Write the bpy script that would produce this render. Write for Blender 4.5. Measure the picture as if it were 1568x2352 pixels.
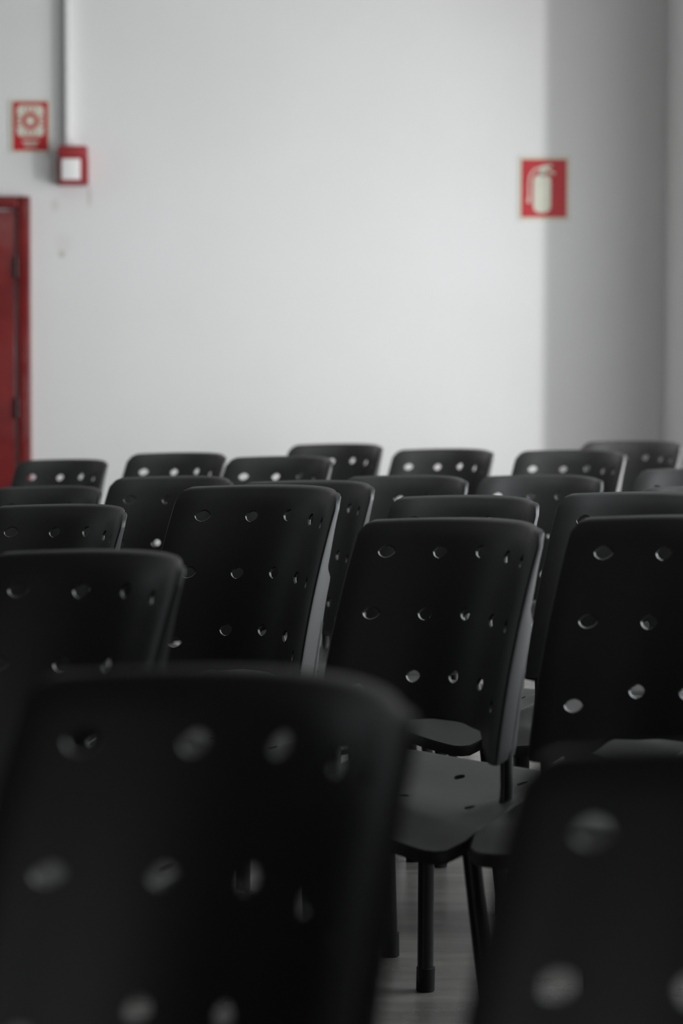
import bpy, bmesh, math, random
from mathutils import Vector, Matrix
for o in list(bpy.data.objects): bpy.data.objects.remove(o)
scene = bpy.context.scene
COL = scene.collection
random.seed(4)

# ---------------------------------------------------------------- camera
PITCH, ROLL, EYE = 0.0581, 0.0029, 1.15
cam_d = bpy.data.cameras.new('camera')
cam = bpy.data.objects.new('camera', cam_d); COL.objects.link(cam)
cam_d.sensor_fit = 'VERTICAL'; cam_d.sensor_height = 22.3; cam_d.lens = 50.0
cam_d.clip_start = 0.05; cam_d.clip_end = 60
cam_d.dof.use_dof = True; cam_d.dof.focus_distance = 4.65; cam_d.dof.aperture_fstop = 1.8
cam.matrix_world = (Matrix.Translation((0, 0, EYE)) @ Matrix.Rotation(math.pi/2 - PITCH, 4, 'X')
                    @ Matrix.Rotation(ROLL, 4, 'Z'))
scene.camera = cam

# ---------------------------------------------------------------- world, lights, exposure
w = bpy.data.worlds.new('world'); scene.world = w; w.use_nodes = True
bg = w.node_tree.nodes['Background']
bg.inputs[0].default_value = (0.80, 0.90, 1.0, 1); bg.inputs[1].default_value = 0.6

def area(name, loc, aim, sx, sy, power, color, spread=180):
    d = bpy.data.lights.new(name, 'AREA'); d.shape = 'RECTANGLE'; d.size = sx; d.size_y = sy
    d.energy = power; d.color = color; d.spread = math.radians(spread)
    o = bpy.data.objects.new(name, d); COL.objects.link(o); o.location = loc
    o.rotation_euler = (Vector(aim) - Vector(loc)).to_track_quat('-Z', 'Y').to_euler()
    return o
# daylight outside the two windows of the right-hand wall
area('daylight_far_window', (2.21, 7.10, 1.25), (0.2, 9.9, 1.3), 0.07, 0.8, 40, (0.99, 0.985, 1.0))
area('skylight_near_window', (1.62, 5.05, 1.68), (0.0, 5.05, 1.68), 2.0, 2.2, 98, (0.93, 0.97, 1.0))
area('skylight_far_window', (1.62, 7.64, 1.43), (0.0, 7.64, 1.43), 2.4, 2.6, 76, (0.99, 0.985, 0.985))
# unseen overhead fill lamp, added above the last rows
area('added_fill_overhead', (-0.35, 6.5, 3.66), (-0.35, 6.5, 0), 2.3, 0.9, 9, (1.0, 0.985, 0.965))
# weak frontal fill lamp, added well behind the camera
area('added_fill_behind', (-2.3, -14.15, 1.7), (-2.3, 9.9, 1.4), 6.6, 2.6, 110, (1.0, 0.985, 0.965))
# low fill lamp, added on the left-hand side of the hall
area('added_fill_left', (-6.1, 7.2, 2.6), (0.3, 9.0, 1.2), 3.6, 1.0, 6, (1.0, 0.985, 0.95))
vs = scene.view_settings
vs.view_transform = 'Standard'; vs.look = 'None'; vs.gamma = 1.0; vs.exposure = 0.0
vs.use_curve_mapping = False

# ---------------------------------------------------------------- materials
def mat(name, color, rough=0.5, spec=0.5, metallic=0.0):
    m = bpy.data.materials.new(name); m.use_nodes = True
    b = m.node_tree.nodes['Principled BSDF']
    b.inputs['Base Color'].default_value = (*color, 1); b.inputs['Roughness'].default_value = rough
    b.inputs['Specular IOR Level'].default_value = spec; b.inputs['Metallic'].default_value = metallic
    return m, m.node_tree, b
def noise(nt, scale, detail=4, rough=0.55, coord='Object', sc=(1, 1, 1)):
    tc = nt.nodes.new('ShaderNodeTexCoord'); mp = nt.nodes.new('ShaderNodeMapping')
    mp.inputs['Scale'].default_value = sc
    n = nt.nodes.new('ShaderNodeTexNoise'); n.inputs['Scale'].default_value = scale
    n.inputs['Detail'].default_value = detail; n.inputs['Roughness'].default_value = rough
    nt.links.new(tc.outputs[coord], mp.inputs[0]); nt.links.new(mp.outputs[0], n.inputs['Vector'])
    return n.outputs['Fac']
def ramp(nt, fac, stops):
    r = nt.nodes.new('ShaderNodeValToRGB')
    e = r.color_ramp.elements
    while len(e) < len(stops): e.new(0.5)
    for k, (p, c) in zip(e, stops): k.position = p; k.color = (*c, 1)
    nt.links.new(fac, r.inputs[0]); return r.outputs[0]
def bump(nt, b, fac, strength, dist=0.001):
    n = nt.nodes.new('ShaderNodeBump'); n.inputs['Strength'].default_value = strength
    n.inputs['Distance'].default_value = dist
    nt.links.new(fac, n.inputs['Height']); nt.links.new(n.outputs[0], b.inputs['Normal'])
def textured(name, c0, c1, rough, scale, spec=0.5, bs=0.2, bscale=None, sc=(1, 1, 1), bd=0.001, r2=None):
    m, nt, b = mat(name, c0, rough, spec)
    f = noise(nt, scale, sc=sc)
    nt.links.new(ramp(nt, f, [(0.3, c0), (0.7, c1)]), b.inputs['Base Color'])
    if bs: bump(nt, b, noise(nt, bscale or scale * 4), bs, bd)
    if r2 is not None:
        mr = nt.nodes.new('ShaderNodeMapRange'); mr.inputs[3].default_value = rough; mr.inputs[4].default_value = r2
        nt.links.new(noise(nt, scale * 0.7), mr.inputs[0]); nt.links.new(mr.outputs[0], b.inputs['Roughness'])
    return m

M_plastic = textured('black_polypropylene', (0.0115, 0.0115, 0.0112), (0.0145, 0.0145, 0.014), 0.50, 30, 0.65, 0.25, 900, bd=0.0004)
M_seat = textured('seat_polypropylene', (0.0105, 0.0105, 0.0104), (0.0135, 0.0135, 0.0132), 0.5, 30, 0.5, 0.25, 900, bd=0.0004)
M_steel = textured('black_enamelled_steel', (0.005, 0.005, 0.005), (0.008, 0.008, 0.008), 0.35, 20, 0.4, 0.0)
M_cap = textured('rubber_foot_black', (0.006, 0.006, 0.006), (0.01, 0.01, 0.01), 0.7, 40, 0.3, 0.0)
M_red = textured('red_sign_paint', (0.45, 0.015, 0.022), (0.52, 0.02, 0.03), 0.45, 8, 0.4, 0.0)
M_redbox = textured('red_metal_box', (0.30, 0.03, 0.035), (0.36, 0.035, 0.04), 0.45, 8, 0.4, 0.0)
M_cream = textured('photoluminescent_cream', (0.62, 0.64, 0.52), (0.68, 0.69, 0.58), 0.55, 12, 0.3, 0.0)
M_label = textured('white_label', (0.85, 0.85, 0.84), (0.9, 0.9, 0.9), 0.4, 10, 0.3, 0.0)
M_white = textured('white_conduit_plastic', (0.78, 0.77, 0.75), (0.84, 0.83, 0.81), 0.45, 5, 0.3, 0.0)
M_ceil = textured('ceiling_plaster', (0.42, 0.42, 0.40), (0.48, 0.48, 0.46), 0.9, 2, 0.2, 0.1, 60)
M_back = textured('rear_wall_paint', (0.10, 0.10, 0.10), (0.13, 0.13, 0.13), 0.9, 2, 0.2, 0.1, 60)
M_frame = textured('grey_window_steel', (0.15, 0.15, 0.15), (0.2, 0.2, 0.2), 0.5, 10, 0.3, 0.0)

def wall_material():
    m, nt, b = mat('white_wall_paint', (0.74, 0.74, 0.735), 0.75, 0.25)
    f = noise(nt, 0.9, 5, 0.5)
    base = ramp(nt, f, [(0.25, (0.70, 0.70, 0.69)), (0.75, (0.77, 0.77, 0.768))])
    bump(nt, b, noise(nt, 14, 5), 0.25, 0.004)
    # two old plaster repairs below the alarm box, a faint scuff and painted shadow
    geo = nt.nodes.new('ShaderNodeNewGeometry')
    col = base
    for (x, z, sx, sz, c) in ((-1.203, 1.683, 0.016, 0.022, (0.50, 0.50, 0.42)),
                              (-1.232, 1.888, 0.020, 0.030, (0.66, 0.655, 0.62)),
                              (-1.195, 1.728, 0.05, 0.05, (0.72, 0.72, 0.70)),
                              (-1.085, 1.928, 0.010, 0.055, (0.60, 0.58, 0.55))):  # faint shadow mark, put into the wall colour
        sub = nt.nodes.new('ShaderNodeVectorMath'); sub.operation = 'SUBTRACT'; sub.inputs[1].default_value = (x, 9.9, z)
        nt.links.new(geo.outputs['Position'], sub.inputs[0])
        div = nt.nodes.new('ShaderNodeVectorMath'); div.operation = 'DIVIDE'; div.inputs[1].default_value = (sx, 0.3, sz)
        nt.links.new(sub.outputs[0], div.inputs[0])
        ln = nt.nodes.new('ShaderNodeVectorMath'); ln.operation = 'LENGTH'; nt.links.new(div.outputs[0], ln.inputs[0])
        mr = nt.nodes.new('ShaderNodeMapRange'); mr.inputs[1].default_value = 0.5; mr.inputs[2].default_value = 1.1
        mr.inputs[3].default_value = 1; mr.inputs[4].default_value = 0
        nt.links.new(ln.outputs['Value'], mr.inputs[0])
        mx = nt.nodes.new('ShaderNodeMixRGB'); mx.inputs[2].default_value = (*c, 1)
        nt.links.new(mr.outputs[0], mx.inputs[0]); nt.links.new(col, mx.inputs[1]); col = mx.outputs[0]
    nt.links.new(col, b.inputs['Base Color'])
    return m
M_wall = wall_material()

def floor_material():
    m, nt, b = mat('worn_concrete_floor', (0.3, 0.28, 0.26), 0.4, 0.5)
    f = noise(nt, 3.0, 8, 0.65)
    g = noise(nt, 2.2, 6, 0.6, sc=(0.5, 6.0, 1))
    mx = nt.nodes.new('ShaderNodeMath'); mx.operation = 'MULTIPLY_ADD'; mx.inputs[1].default_value = 0.5
    h = nt.nodes.new('ShaderNodeMath'); h.operation = 'MULTIPLY'; h.inputs[1].default_value = 0.5
    nt.links.new(g, h.inputs[0]); nt.links.new(f, mx.inputs[0]); nt.links.new(h.outputs[0], mx.inputs[2])
    nt.links.new(ramp(nt, mx.outputs[0], [(0.32, (0.055, 0.052, 0.048)), (0.5, (0.105, 0.10, 0.094)), (0.68, (0.18, 0.172, 0.162))]), b.inputs['Base Color'])
    mr = nt.nodes.new('ShaderNodeMapRange'); mr.inputs[3].default_value = 0.16; mr.inputs[4].default_value = 0.42
    nt.links.new(f, mr.inputs[0]); nt.links.new(mr.outputs[0], b.inputs['Roughness'])
    bump(nt, b, noise(nt, 9, 6, sc=(0.6, 2.5, 1)), 0.25, 0.003)
    return m
M_floor = floor_material()

def door_material():
    m, nt, b = mat('red_gloss_door_paint', (0.16, 0.01, 0.012), 0.25, 0.6)
    f = noise(nt, 5.0, 4, 0.5)
    nt.links.new(ramp(nt, f, [(0.35, (0.13, 0.006, 0.007)), (0.65, (0.19, 0.012, 0.011))]), b.inputs['Base Color'])
    bump(nt, b, noise(nt, 4.0, 3), 0.5, 0.02)
    return m
M_door = door_material()

# ---------------------------------------------------------------- helpers
def link_mesh(name, bm, m, parent=None, smooth=True, angle=40):
    bmesh.ops.recalc_face_normals(bm, faces=bm.faces)
    me = bpy.data.meshes.new(name); bm.to_mesh(me); bm.free()
    if smooth:
        me.polygons.foreach_set('use_smooth', [True] * len(me.polygons))
        me.set_sharp_from_angle(angle=math.radians(angle))
    me.materials.append(m)
    o = bpy.data.objects.new(name, me); COL.objects.link(o)
    if parent: o.parent = parent
    return o
def box(bm, x0, x1, y0, y1, z0, z1, bevel=0.0):
    r = bmesh.ops.create_cube(bm, size=1)
    for v in r['verts']:
        v.co = Vector(((x0+x1)/2 + v.co.x*(x1-x0), (y0+y1)/2 + v.co.y*(y1-y0), (z0+z1)/2 + v.co.z*(z1-z0)))
    if bevel:
        es = set(e for v in r['verts'] for e in v.link_edges)
        bmesh.ops.bevel(bm, geom=list(es), offset=bevel, segments=2, affect='EDGES', profile=0.5)
def empty(name, loc=(0, 0, 0), rz=0.0):
    o = bpy.data.objects.new(name, None); COL.objects.link(o)
    o.location = loc; o.rotation_euler = (0, 0, rz); o.empty_display_size = 0.1
    return o
def tag(o, label=None, cat=None, group=None, kind=None):
    if label: o['label'] = label
    if cat: o['category'] = cat
    if group: o['group'] = group
    if kind: o['kind'] = kind
    return o
def struct(name, bm, m):
    o = link_mesh(name, bm, m, smooth=False); o['kind'] = 'structure'; return o
def prism(bm, pts, y0, y1):
    """polygon in XZ extruded from y0 to y1"""
    a = [bm.verts.new((x, y0, z)) for x, z in pts]; b = [bm.verts.new((x, y1, z)) for x, z in pts]
    bm.faces.new(a); bm.faces.new(b[::-1])
    n = len(pts)
    for i in range(n): bm.faces.new((a[i], b[i], b[(i+1) % n], a[(i+1) % n]))
def tube(bm, pts, rx, ry, seg=14, up=Vector((0, 0, 1)), caps=True):
    """oval tube along pts; rx along side axis, ry along the other"""
    pts = [Vector(p) for p in pts]; rings = []
    for i, p in enumerate(pts):
        d = (pts[min(i+1, len(pts)-1)] - pts[max(i-1, 0)]).normalized()
        s = d.cross(up)
        if s.length < 1e-4: s = Vector((1, 0, 0))
        s.normalize(); t = s.cross(d)
        rings.append([bm.verts.new(p + s*rx*math.cos(2*math.pi*k/seg) + t*ry*math.sin(2*math.pi*k/seg)) for k in range(seg)])
    for a, b in zip(rings, rings[1:]):
        for k in range(seg): bm.faces.new((a[k], a[(k+1) % seg], b[(k+1) % seg], b[k]))
    if caps: bm.faces.new(rings[0][::-1]); bm.faces.new(rings[-1])
def bend(p, q, r, n=6):
    """quadratic bend p-q-r"""
    p, q, r = Vector(p), Vector(q), Vector(r)
    return [(1-t)**2*p + 2*t*(1-t)*q + t*t*r for t in [k/n for k in range(n+1)]]

# ---------------------------------------------------------------- the room
RX, LX, FY, BY, HZ = 1.38, -6.0, 9.9, -14.0, 3.6
bm = bmesh.new(); box(bm, LX-0.2, RX+0.22, BY-0.2, FY+0.2, -0.1, 0); struct('floor', bm, M_floor)
bm = bmesh.new(); sx0, sx1, sy0, sy1 = -1.55, 0.85, 6.0, 7.0  # ceiling opening, added for the overhead fill lamp
box(bm, LX-0.2, RX+0.22, BY-0.2, sy0, HZ, HZ+0.1); box(bm, LX-0.2, RX+0.22, sy1, FY+0.2, HZ, HZ+0.1)
box(bm, LX-0.2, sx0, sy0, sy1, HZ, HZ+0.1); box(bm, sx1, RX+0.22, sy0, sy1, HZ, HZ+0.1)
struct('ceiling', bm, M_ceil)
bm = bmesh.new(); box(bm, LX-0.2, RX+0.22, FY, FY+0.2, 0, HZ); struct('wall_back', bm, M_wall)
bm = bmesh.new(); box(bm, LX-0.2, -5.7, BY-0.1, BY, 0, HZ); box(bm, 1.1, RX+0.22, BY-0.1, BY, 0, HZ)
box(bm, -5.7, 1.1, BY-0.1, BY, 0, 0.3); box(bm, -5.7, 1.1, BY-0.1, BY, 3.1, HZ); struct('wall_rear', bm, M_back)  # unseen opening, added for the fill lamp behind the camera
# right wall with two window openings
W = [(4.0, 6.1, 0.55, 2.80), (6.45, 8.83, 0.12, 2.75)]
bm = bmesh.new()
box(bm, RX, RX+0.2, BY, W[0][0], 0, HZ)
box(bm, RX, RX+0.2, W[0][1], W[1][0], 0, HZ)
box(bm, RX, RX+0.2, W[1][1], FY, 0, HZ)
for a, b, c, d in W:
    box(bm, RX, RX+0.2, a, b, 0, c); box(bm, RX, RX+0.2, a, b, d, HZ)
struct('wall_right', bm, M_wall)
for n, (a, b, c, d) in enumerate(W):
    bm = bmesh.new(); t = 0.03
    for q in ((a, a+t, c, d), (b-t, b, c, d), (a+t, b-t, c, c+t), (a+t, b-t, d-t, d)):
        box(bm, RX+0.10, RX+0.14, *q)
    struct('window_%d' % (n+1), bm, M_frame)
# left wall, with an unseen opening added for the left fill lamp
bm = bmesh.new(); a, b, c, d = 5.3, 9.1, 2.0, 3.2
box(bm, LX-0.2, LX, BY, a, 0, HZ); box(bm, LX-0.2, LX, b, FY, 0, HZ)
box(bm, LX-0.2, LX, a, b, 0, c); box(bm, LX-0.2, LX, a, b, d, HZ)
struct('wall_left', bm, M_back)

# ---------------------------------------------------------------- red door in the back wall
DX1, DZ = -1.335, 1.923
root = empty('door_1', (DX1-0.50, FY, 0)); root['kind'] = 'structure'
def loc_box(x0, x1, y0, y1, z0, z1, bev=0.004):
    b_ = bmesh.new(); box(b_, x0-root.location.x, x1-root.location.x, y0-FY, y1-FY, z0, z1, bev); return b_
bm = bmesh.new(); ox = root.location.x
box(bm, DX1-0.052-ox, DX1-ox, -0.045, -0.001, 0.002, DZ, 0.006)
box(bm, DX1-1.0-ox, DX1-0.948-ox, -0.045, -0.001, 0.002, DZ, 0.006)
box(bm, DX1-0.948-ox, DX1-0.052-ox, -0.045, -0.001, DZ-0.052, DZ, 0.006)
link_mesh('door_frame', bm, M_door, root)
leaf = link_mesh('door_leaf', loc_box(DX1-0.94, DX1-0.064, FY-0.03, FY-0.002, 0.01, DZ-0.062, 0.006), M_door, root)
for hz in (0.35, 1.02, 1.62):
    bm = bmesh.new(); tube(bm, [(DX1-0.058-ox, -0.040, hz-0.045), (DX1-0.058-ox, -0.040, hz+0.045)], 0.009, 0.009)
    link_mesh('hinge', bm, M_steel, root)
bm = bmesh.new(); tube(bm, [(DX1-0.86-ox, -0.07, 1.0), (DX1-0.74-ox, -0.07, 1.0)], 0.009, 0.009)
tube(bm, [(DX1-0.86-ox, -0.07, 1.0), (DX1-0.86-ox, -0.028, 1.0)], 0.012, 0.012)
link_mesh('door_handle', bm, M_steel, root)

# ---------------------------------------------------------------- signs, alarm box, conduit on the back wall
def rounded(cx, cz, hw, hh, r, n=6):
    pts = []
    for sx, sz, a0 in ((1, 1, 0), (-1, 1, 90), (-1, -1, 180), (1, -1, 270)):
        for k in range(n+1):
            a = math.radians(a0 + 90*k/n)
            pts.append((cx + sx*(hw-r) + r*math.cos(a), cz + sz*(hh-r) + r*math.sin(a)))
    return pts
def circle(cx, cz, r, n=32): return [(cx+r*math.cos(2*math.pi*k/n), cz+r*math.sin(2*math.pi*k/n)) for k in range(n)]
def ring(bm, cx, cz, r0, r1, y0, y1, n=40):
    for k in range(n):
        a, b = 2*math.pi*k/n, 2*math.pi*(k+1)/n
        q = [(cx+r0*math.cos(a), cz+r0*math.sin(a)), (cx+r1*math.cos(a), cz+r1*math.sin(a)), (cx+r1*math.cos(b), cz+r1*math.sin(b)), (cx+r0*math.cos(b), cz+r0*math.sin(b))]
        prism(bm, q, y0, y1)

# fire extinguisher sign
s = empty('fire_extinguisher_sign', (0.8625, FY, 1.965))
tag(s, 'red and cream wall sign with a white fire extinguisher pictogram, right end of back wall', 'sign')
bm = bmesh.new(); prism(bm, rounded(0, 0, 0.112, 0.138, 0.003), -0.004, -0.0005); link_mesh('sign_board', bm, M_cream, s)
bm = bmesh.new(); prism(bm, rounded(0, 0, 0.097, 0.123, 0.002), -0.0052, -0.0035); link_mesh('red_panel', bm, M_red, s)
bm = bmesh.new(); y0, y1 = -0.0066, -0.0047
prism(bm, rounded(-0.008, -0.022, 0.038, 0.082, 0.030), y0, y1)           # cylinder body
prism(bm, [(-0.020, 0.052), (0.006, 0.052), (0.006, 0.078), (-0.020, 0.078)], y0, y1)      # neck
prism(bm, [(-0.020, 0.074), (0.008, 0.074), (0.044, 0.058), (0.048, 0.067), (0.012, 0.086), (0.036, 0.094), (0.034, 0.102), (-0.004, 0.098), (-0.020, 0.090)], y0, y1)  # levers
hose = [(-0.020, 0.086), (-0.044, 0.078), (-0.060, 0.052), (-0.064, 0.015), (-0.063, -0.030), (-0.066, -0.062)]
wd = [0.0035, 0.0035, 0.0035, 0.0035, 0.004, 0.007]
for i in range(len(hose)-1):
    (ax, az), (bx_, bz) = hose[i], hose[i+1]
    dx, dz = bx_-ax, bz-az; L = math.hypot(dx, dz); nx, nz = -dz/L, dx/L
    prism(bm, [(ax+nx*wd[i], az+nz*wd[i]), (ax-nx*wd[i], az-nz*wd[i]), (bx_-nx*wd[i+1], bz-nz*wd[i+1]), (bx_+nx*wd[i+1], bz+nz*wd[i+1])], y0, y1)
link_mesh('extinguisher_pictogram', bm, M_cream, s)

# fire alarm sign
s = empty('fire_alarm_sign', (-1.334, FY, 2.223))
tag(s, 'red and cream fire alarm sign with a ring pictogram above the red door', 'sign')
bm = bmesh.new(); prism(bm, rounded(-0.003, 0, 0.088, 0.115, 0.003), -0.004, -0.0005); link_mesh('sign_board', bm, M_cream, s)
bm = bmesh.new(); prism(bm, rounded(0, 0, 0.075, 0.104, 0.002), -0.0052, -0.0035); link_mesh('red_panel', bm, M_red, s)
bm = bmesh.new(); prism(bm, rounded(0, 0.022, 0.058, 0.066, 0.020), -0.0062, -0.0045); link_mesh('cream_field', bm, M_cream, s)
bm = bmesh.new()
ring(bm, 0, 0.022, 0.020, 0.036, -0.0075, -0.0055)
for k in range(4):
    a = math.radians(90*k)
    for t in (-0.020, 0.0, 0.020):
        c, sn = math.cos(a), math.sin(a)
        q = [(0.042, t-0.003), (0.056, t-0.004), (0.056, t+0.004), (0.042, t+0.003)]
        prism(bm, [(x*c - z*sn, 0.022 + x*sn + z*c) for x, z in q], -0.0075, -0.0055)
link_mesh('ring_pictogram', bm, M_red, s)
bm = bmesh.new()
prism(bm, rounded(0, -0.066, 0.034, 0.0045, 0.001), -0.0066, -0.0045)
prism(bm, rounded(0, -0.083, 0.026, 0.0035, 0.001), -0.0066, -0.0045)
link_mesh('caption_strip', bm, M_cream, s)

# alarm box
s = empty('fire_alarm_box', (-1.146, FY, 2.048))
tag(s, 'red wall mounted fire alarm box with a white label below the white conduit', 'alarm box')
def frustum(bm, a, b, ya, yb):
    va = [bm.verts.new((x, ya, z)) for x, z in a]; vb = [bm.verts.new((x, yb, z)) for x, z in b]
    bm.faces.new(va); bm.faces.new(vb[::-1])
    for i in range(4): bm.faces.new((va[i], vb[i], vb[(i+1) % 4], va[(i+1) % 4]))
bm = bmesh.new()
frustum(bm, [(-0.074, -0.078), (0.058, -0.078), (0.058, 0.076), (-0.074, 0.076)],
            [(-0.050, -0.076), (0.056, -0.076), (0.056, 0.074), (-0.050, 0.074)], -0.001, -0.105)
bmesh.ops.bevel(bm, geom=bm.edges[:], offset=0.004, segments=2, affect='EDGES')
link_mesh('box_housing', bm, M_redbox, s)
bm = bmesh.new(); box(bm, -0.056, 0.064, -0.117, -0.060, 0.036, 0.082, 0.005); link_mesh('box_lid', bm, M_redbox, s)
bm = bmesh.new(); box(bm, -0.043, 0.036, -0.111, -0.103, -0.060, 0.028, 0.002); link_mesh('label_window', bm, M_label, s)
bm = bmesh.new(); tube(bm, [(0.061, -0.060, -0.078), (0.061, -0.060, 0.030)], 0.004, 0.004); link_mesh('hanging_rod', bm, M_redbox, s)

bm = bmesh.new(); box(bm, -1.180, -1.160, FY-0.055, FY-0.0005, 2.130, HZ-0.001, 0.003)
tag(link_mesh('conduit', bm, M_wall), 'white vertical cable conduit running up the wall from the red alarm box', 'conduit')

# ---------------------------------------------------------------- the chair
SP, KK, LEAN, CURV, ZR, PR = 0.0775, 3.13, 0.416, 0.389, 0.839, 0.108
A_, ZT = 0.2065, 0.887
def smooth(a, b, x):
    t = max(0.0, min(1.0, (x-a)/(b-a))); return t*t*(3-2*t)

def perforated(xs, zs, holes, fn, hr, thick_fn, rim, nrm_sign, taper=0.0008):
    """Closed shell: lattice xs x zs; holes = set of (i,j) lower-left lattice index of 4x4 hole cells.
    fn(x,z)->Vector front; thick_fn(x,z) -> vector offset to the back sheet; rim(list front boundary) -> extra rings."""
    bm = bmesh.new()
    hole_cells = set()
    for (i, j) in holes:
        for a in range(4):
            for b in range(4): hole_cells.add((i+a, j+b))
    F, B = {}, {}
    inner = set((i+a, j+b) for (i, j) in holes for a in (1, 2, 3) for b in (1, 2, 3))
    for i, x in enumerate(xs):
        for j, z in enumerate(zs):
            if (i, j) in inner: continue
            p = fn(x, z)
            F[i, j] = bm.verts.new(p); B[i, j] = bm.verts.new(p + thick_fn(x, z))
    for i in range(len(xs)-1):
        for j in range(len(zs)-1):
            if (i, j) in hole_cells: continue
            k = [(i, j), (i+1, j), (i+1, j+1), (i, j+1)]
            bm.faces.new([F[q] for q in k]); bm.faces.new([B[q] for q in reversed(k)])
    for (i, j) in holes:
        per = [(i+a, j) for a in range(4)] + [(i+4, j+a) for a in range(4)] + [(i+4-a, j+4) for a in range(4)] + [(i, j+4-a) for a in range(4)]
        cx, cz = (xs[i]+xs[i+4])/2, (zs[j]+zs[j+4])/2
        rings = [[], [], [], []]
        for (pi_, pj) in per:
            ang = math.atan2(zs[pj]-cz, xs[pi_]-cx)
            c, s_ = math.cos(ang), math.sin(ang)
            base = (abs(c)**1.6 + abs(s_)**1.6)**(-1/1.6)
            for r_i, (rr, dep) in enumerate(((hr+taper, 0.0), (hr+0.0004, 0.22), (hr-0.0006, 0.75), (hr, 1.0))):
                x, z = cx + rr*base*c, cz + rr*base*s_
                rings[r_i].append(bm.verts.new(fn(x, z) + thick_fn(x, z)*dep))
        n = 16
        for k in range(n):
            k2 = (k+1) % n
            bm.faces.new((F[per[k]], F[per[k2]], rings[0][k2], rings[0][k]))
            for r_i in range(3):
                bm.faces.new((rings[r_i][k], rings[r_i][k2], rings[r_i+1][k2], rings[r_i+1][k]))
            bm.faces.new((B[per[k2]], B[per[k]], rings[3][k], rings[3][k2]))
    nx, nz = len(xs)-1, len(zs)-1
    loop = [(i, 0) for i in range(nx)] + [(nx, j) for j in range(nz)] + [(nx-i, nz) for i in range(nx)] + [(0, nz-j) for j in range(nz)]
    rr = rim([(xs[i], zs[j]) for i, j in loop])
    rv = [[F[q] for q in loop]] + [[bm.verts.new(p) for p in r] for r in rr] + [[B[q] for q in loop]]
    n = len(loop)
    for a, b in zip(rv, rv[1:]):
        for k in range(n):
            bm.faces.new((a[k], b[k], b[(k+1) % n], a[(k+1) % n]))
    return bm

def lattice(cells, lo, hi, half, gap_step):
    """coordinates with 4 equal steps across each cell [c-half, c+half]; returns list and start index of each cell"""
    out, idx = [], []
    cur = lo
    for c in cells:
        a = c-half; n = max(1, round((a-cur)/gap_step))
        out += [cur + (a-cur)*k/n for k in range(n)]
        idx.append(len(out)); out += [a + half*2*k/4 for k in range(4)]
        cur = c+half
    n = max(1, round((hi-cur)/gap_step))
    out += [cur + (hi-cur)*k/n for k in range(n+1)]
    return out, idx

def make_backrest_bm():
    H = 0.0175
    xs, xi = lattice([u*SP for u in (-2, -1, 0, 1, 2)], -A_, A_, H, 0.006)
    zs, zi = lattice([ZR-2*PR, ZR-PR, ZR], 0.550, ZT, H, 0.009)
    holes = [(i, j) for i in xi for j in zi]
    def warp(x, z):
        # row sag at the outer columns, bottom row outer holes lower, side sleeves longer than the middle, round corners
        up = smooth(ZR+0.018, ZT, z)
        z2 = z - 0.004*smooth(0.03, 0.075, abs(x))*(1-up)
        low = 1 - smooth(ZR-2*PR+0.03, ZR-PR-0.03, z)
        z2 -= 0.024*smooth(0.10, 0.136, abs(x))*low
        lowest = 1 - smooth(0.550, ZR-2*PR-0.020, z)
        z2 -= 0.014*smooth(0.160, 0.180, abs(x))*lowest
        r = 0.016; e = abs(x) - (A_-r)
        if e > 0: z2 -= up*(r - math.sqrt(max(0, r*r - e*e)))
        z2 -= up*0.007*(x/A_)**2
        return z2
    def fn(x, z):
        z2 = warp(x, z); hh = ZR - z2
        ax = abs(x); x0 = 0.158
        if ax <= x0: dish = KK*ax*ax
        else:
            # beyond the last column of holes the shell flattens into the rim that houses the tube
            e = ax - x0; dish = KK*x0*x0 + 2*KK*x0*e - 7.1*e*e
        back = -LEAN*hh + CURV*hh*hh - dish + 6.0*max(0.0, z2-(ZT-0.03))**2
        return Vector((x, back, z2))
    def nrm(x, z):
        e = 1e-4
        a = fn(min(x+e, A_), z) - fn(max(x-e, -A_), z); b = fn(x, min(z+e, ZT)) - fn(x, max(z-e, 0.55))
        n = b.cross(a); n.normalize()
        return n if n.y > 0 else -n
    def thick(x, z): return nrm(x, z)*0.0055
    def rim(loop):
        r1, r2, r3, r4, r5 = [], [], [], [], []
        for (x, z) in loop:
            p = fn(x, z)
            side = abs(x) > A_-1e-6; top = z > ZT-1e-6; bot = z < 0.5501
            hh = ZR - p.z
            slope = -LEAN + 2*CURV*hh           # d back / d hh
            rear = Vector((-0.08*(1 if x > 0 else -1)*min(1, abs(x)/A_), 1, 0.28)).normalized()
            out = Vector((0, 0, 0))
            if side: out += Vector((1 if x > 0 else -1, 0, 0))
            if top: out += Vector((0, 0.25, 1))
            if bot: out += Vector((0, 0, -1))
            out.normalize()
            d = 0.018 if not bot else 0.012
            if side and not bot:
                zz = p.z
                # rim widens slowly, then steps out where the tube sleeve begins
                d = 0.015 + 0.013*(1 - smooth(0.745, 0.87, zz))
                if zz < 0.760: d += 0.018*(1 - smooth(0.722, 0.760, zz))**1.5 + 0.012*(1 - smooth(0.52, 0.72, zz))
            if bot and abs(x) > 0.165: d = 0.056
            r1.append(p + out*0.0035 + rear*0.002)
            r2.append(p + out*0.005 + rear*0.007)
            r3.append(p + out*0.005 + rear*(d-0.002))
            r4.append(p + out*0.002 + rear*d)
            r5.append(p - out*0.001 + rear*max(0.0065, d-0.003))
        return [r1, r2, r3, r4, r5]
    return perforated(xs, zs, holes, fn, 0.0108, thick, rim, 1)

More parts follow.
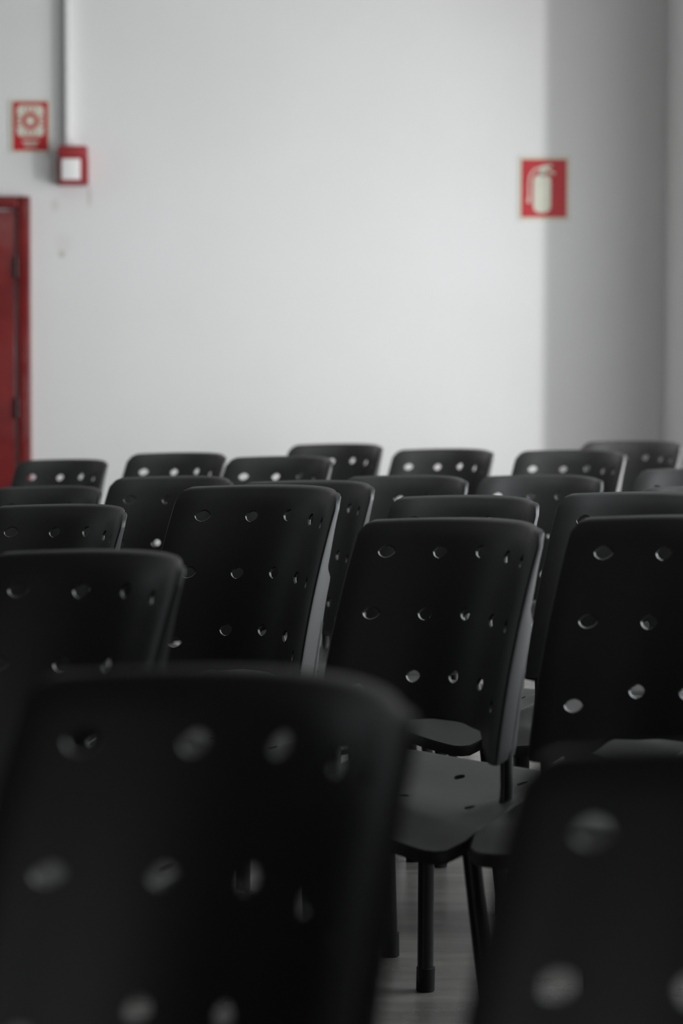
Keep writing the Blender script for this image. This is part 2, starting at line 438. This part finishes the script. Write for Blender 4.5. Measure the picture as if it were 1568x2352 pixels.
def seat_z(x, f):
    """f = distance forward from the rear reference; returns surface height"""
    z = 0.4575 - 0.030*smooth(-0.03, 0.15, f) - 0.004*smooth(0.15, 0.27, f)
    z -= 0.034*smooth(0.262, 0.372, f)**1.3
    z += 0.012*(x/0.25)**2*(1-smooth(0.05, 0.2, f))
    z += 0.018*smooth(0.12, 0.20, abs(x))*(1-smooth(0.14, 0.27, f))*smooth(-0.02, 0.08, f)
    z -= 0.020*(x/0.25)**2*smooth(0.18, 0.34, f)
    z += 0.014*math.exp(-(x/0.09)**2)*smooth(0.15, 0.3, f)
    return z
def make_seat_bm():
    H = 0.018
    xs, xi = lattice([-0.150, 0.0, 0.150], -1*0.228, 0.228, H, 0.016)
    fs, fi = lattice([0.055, 0.20], -0.035, 0.350, H, 0.016)
    holes = [(i, j) for i in xi for j in fi]
    def plan(x, f):
        u = x/0.228
        # narrower at the rear with round corners, bowed front edge
        wdt = 1 - 0.05*(1-smooth(0.10, 0.245, f))
        r = 0.06
        e = max(0, abs(x) - (0.228-r))/r
        g = f
        if f > 0.24: g -= smooth(0.24, 0.35, f)*(r*(1-math.sqrt(max(0, 1-e*e)))*0.7 + 0.004*u*u)
        if f < 0.03: g += (1-smooth(-0.035, 0.03, f))*(r*(1-math.sqrt(max(0, 1-e*e)))*0.8 + 0.02*u*u)
        return x*wdt, g
    def fn(x, f):
        a, g = plan(x, f); return Vector((a, -g, seat_z(a, g)))
    def thick(x, f): return Vector((0, 0, -0.007))
    def rim(loop):
        r1, r2, r3, r4 = [], [], [], []
        for (x, f) in loop:
            p = fn(x, f); c = Vector((0, -0.155, p.z)); o = (p-c); o.z = 0; o.normalize()
            r1.append(p + o*0.004 + Vector((0, 0, -0.0015)))
            r2.append(p + o*0.006 + Vector((0, 0, -0.006)))
            r3.append(p + o*0.004 + Vector((0, 0, -0.024)))
            r4.append(p + o*0.000 + Vector((0, 0, -0.023)))
        return [r1, r2, r3, r4]
    return perforated(xs, fs, holes, fn, 0.0108, thick, rim, 1)

def make_chair():
    root = empty('stacking_chair')
    link_mesh('backrest', make_backrest_bm(), M_plastic, root, angle=35)
    link_mesh('seat', make_seat_bm(), M_seat, root, angle=35)
    for s in (-1, 1):
        # oval tube that carries the backrest: in the sleeve, down, then forward under the seat
        def bk(z, x): hh = ZR-z; return -LEAN*hh + CURV*hh*hh - KK*x*x
        x = 0.200*s; xe = 0.185
        pts = [(x, bk(0.66, xe)+0.034, 0.66), (x, bk(0.58, xe)+0.036, 0.58), (x, bk(0.52, xe)+0.034, 0.52)]
        p = pts[-1]
        pts += bend((x, p[1]+0.002, 0.47), (x, p[1]+0.004, 0.40), (x*0.97, p[1]-0.06, 0.392), 6)
        pts += [(x*0.95, -0.29, 0.388)]
        b = bmesh.new(); tube(b, pts, 0.0145, 0.0085, 14, up=Vector((1, 0, 0)))
        link_mesh('back_support', b, M_steel, root)
    # under-seat frame: two cross members and two rails
    b = bmesh.new()
    for y in (0.066, -0.235): tube(b, [(-0.185, y, 0.392), (0.185, y, 0.392)], 0.012, 0.012)
    for x in (-0.12, 0.12): tube(b, [(x, 0.075, 0.395), (x, -0.27, 0.395)], 0.010, 0.010)
    link_mesh('seat_frame', b, M_steel, root)
    for sx in (-1, 1):
        for (y0, x1, y1) in ((-0.240, 0.210, -0.205), (0.070, 0.196, 0.078)):
            b = bmesh.new()
            tube(b, [(sx*0.182, y0, 0.400), (sx*0.188, y0, 0.36), (sx*x1, y1, 0.012)], 0.0175, 0.0135, up=Vector((1, 0, 0)))
            leg = link_mesh('leg', b, M_steel, root)
            b = bmesh.new()
            tube(b, [(sx*(x1-0.001), y1, 0.045), (sx*x1, y1, 0.001)], 0.0175, 0.0175)
            link_mesh('foot_cap', b, M_cap, leg)
    return root

def copy_tree(o, parent=None):
    c = o.copy(); COL.objects.link(c); c.parent = parent
    for ch in [k for k in bpy.data.objects if k.parent == o]: copy_tree(ch, c)
    return c

G = 'black perforated plastic chairs set out in rows'
CHAIRS = [
 # x, y, yaw, size, label
 (0.248, 4.070, 43.9, 1.006, 'black plastic chair in the middle, lit grey right edge, seat and legs visible below'),
 (-0.107, 4.599, 41.7, 1.044, 'black chair with whole sharp backrest left of centre, three rows of glinting holes'),
 (0.608, 3.757, 42.5, 1.033, 'large black chair cut by the right edge, right neighbour of the middle chair'),
 (-0.319, 3.392, 42.0, 0.996, 'blurred black chair at the left edge, directly behind the big foreground chair'),
 (-0.052, 1.919, 39.0, 1.005, 'very large out of focus black chair filling the bottom left foreground'),
 (0.347, 1.608, 43.2, 0.984, 'very large dark blurred chair filling the bottom right corner'),
 (-0.858, 7.542, 38.9, 0.984, 'small far black chair standing in front of the red door'),
 (-0.730, 6.144, 38.2, 0.959, 'black chair at left edge just in front of the far chair by the red door'),
 (-0.541, 4.856, 40.4, 0.983, 'black chair at left edge with a bright glint on its top right corner'),
 (-0.460, 7.262, 41.2, 1.020, 'far black chair with three white dots, second from the left in the back row'),
 (-0.373, 5.826, 40.2, 1.005, 'black chair half hidden behind the left upper side of the sharp left chair'),
 (-0.127, 6.900, 42.5, 1.022, 'far black chair with two white dots, overlapping the lower left of the taller chair behind'),
 (0.037, 8.090, 41.2, 1.027, 'furthest black chair near the centre, its top highest of the middle chairs'),
 (-0.027, 5.496, 41.3, 1.010, 'black chair mostly hidden behind the sharp left chair, only its right side showing'),
 (0.398, 7.752, 41.7, 1.020, 'far black chair with four pale dots standing alone against the bright wall'),
 (0.222, 6.020, 42.0, 1.000, 'black chair of which only the top right corner shows below the four dotted chair'),
 (0.329, 5.177, 41.3, 0.989, 'black chair directly behind the middle chair, only its top band and seat front visible'),
 (0.793, 7.423, 42.6, 1.028, 'far black chair with two white dots just below the extinguisher sign'),
 (0.602, 6.369, 40.6, 0.986, 'black chair with one white dot in front of the far chair below the extinguisher sign'),
 (0.688, 4.862, 42.3, 1.016, 'black chair behind the large chair at the right edge, its top left corner showing'),
 (1.103, 8.332, 42.6, 1.034, 'furthest chair at the right, greyish in haze, against the shadowed wall'),
 (1.070, 6.550, 42.0, 1.000, 'black chair cut by right edge, one dot showing, in front of the furthest right chair'),
 (0.930, 5.450, 42.0, 1.000, 'black chair at right edge showing only a thin strip of its top'),
]
proto = make_chair()
for i, (x, y, yaw, sc, label) in enumerate(CHAIRS):
    o = proto if i == 0 else copy_tree(proto)
    o.location = (x, y, 0); o.rotation_euler = (0, 0, -math.radians(yaw)); o.scale = (sc, sc, sc)
    tag(o, label, 'chair', G)
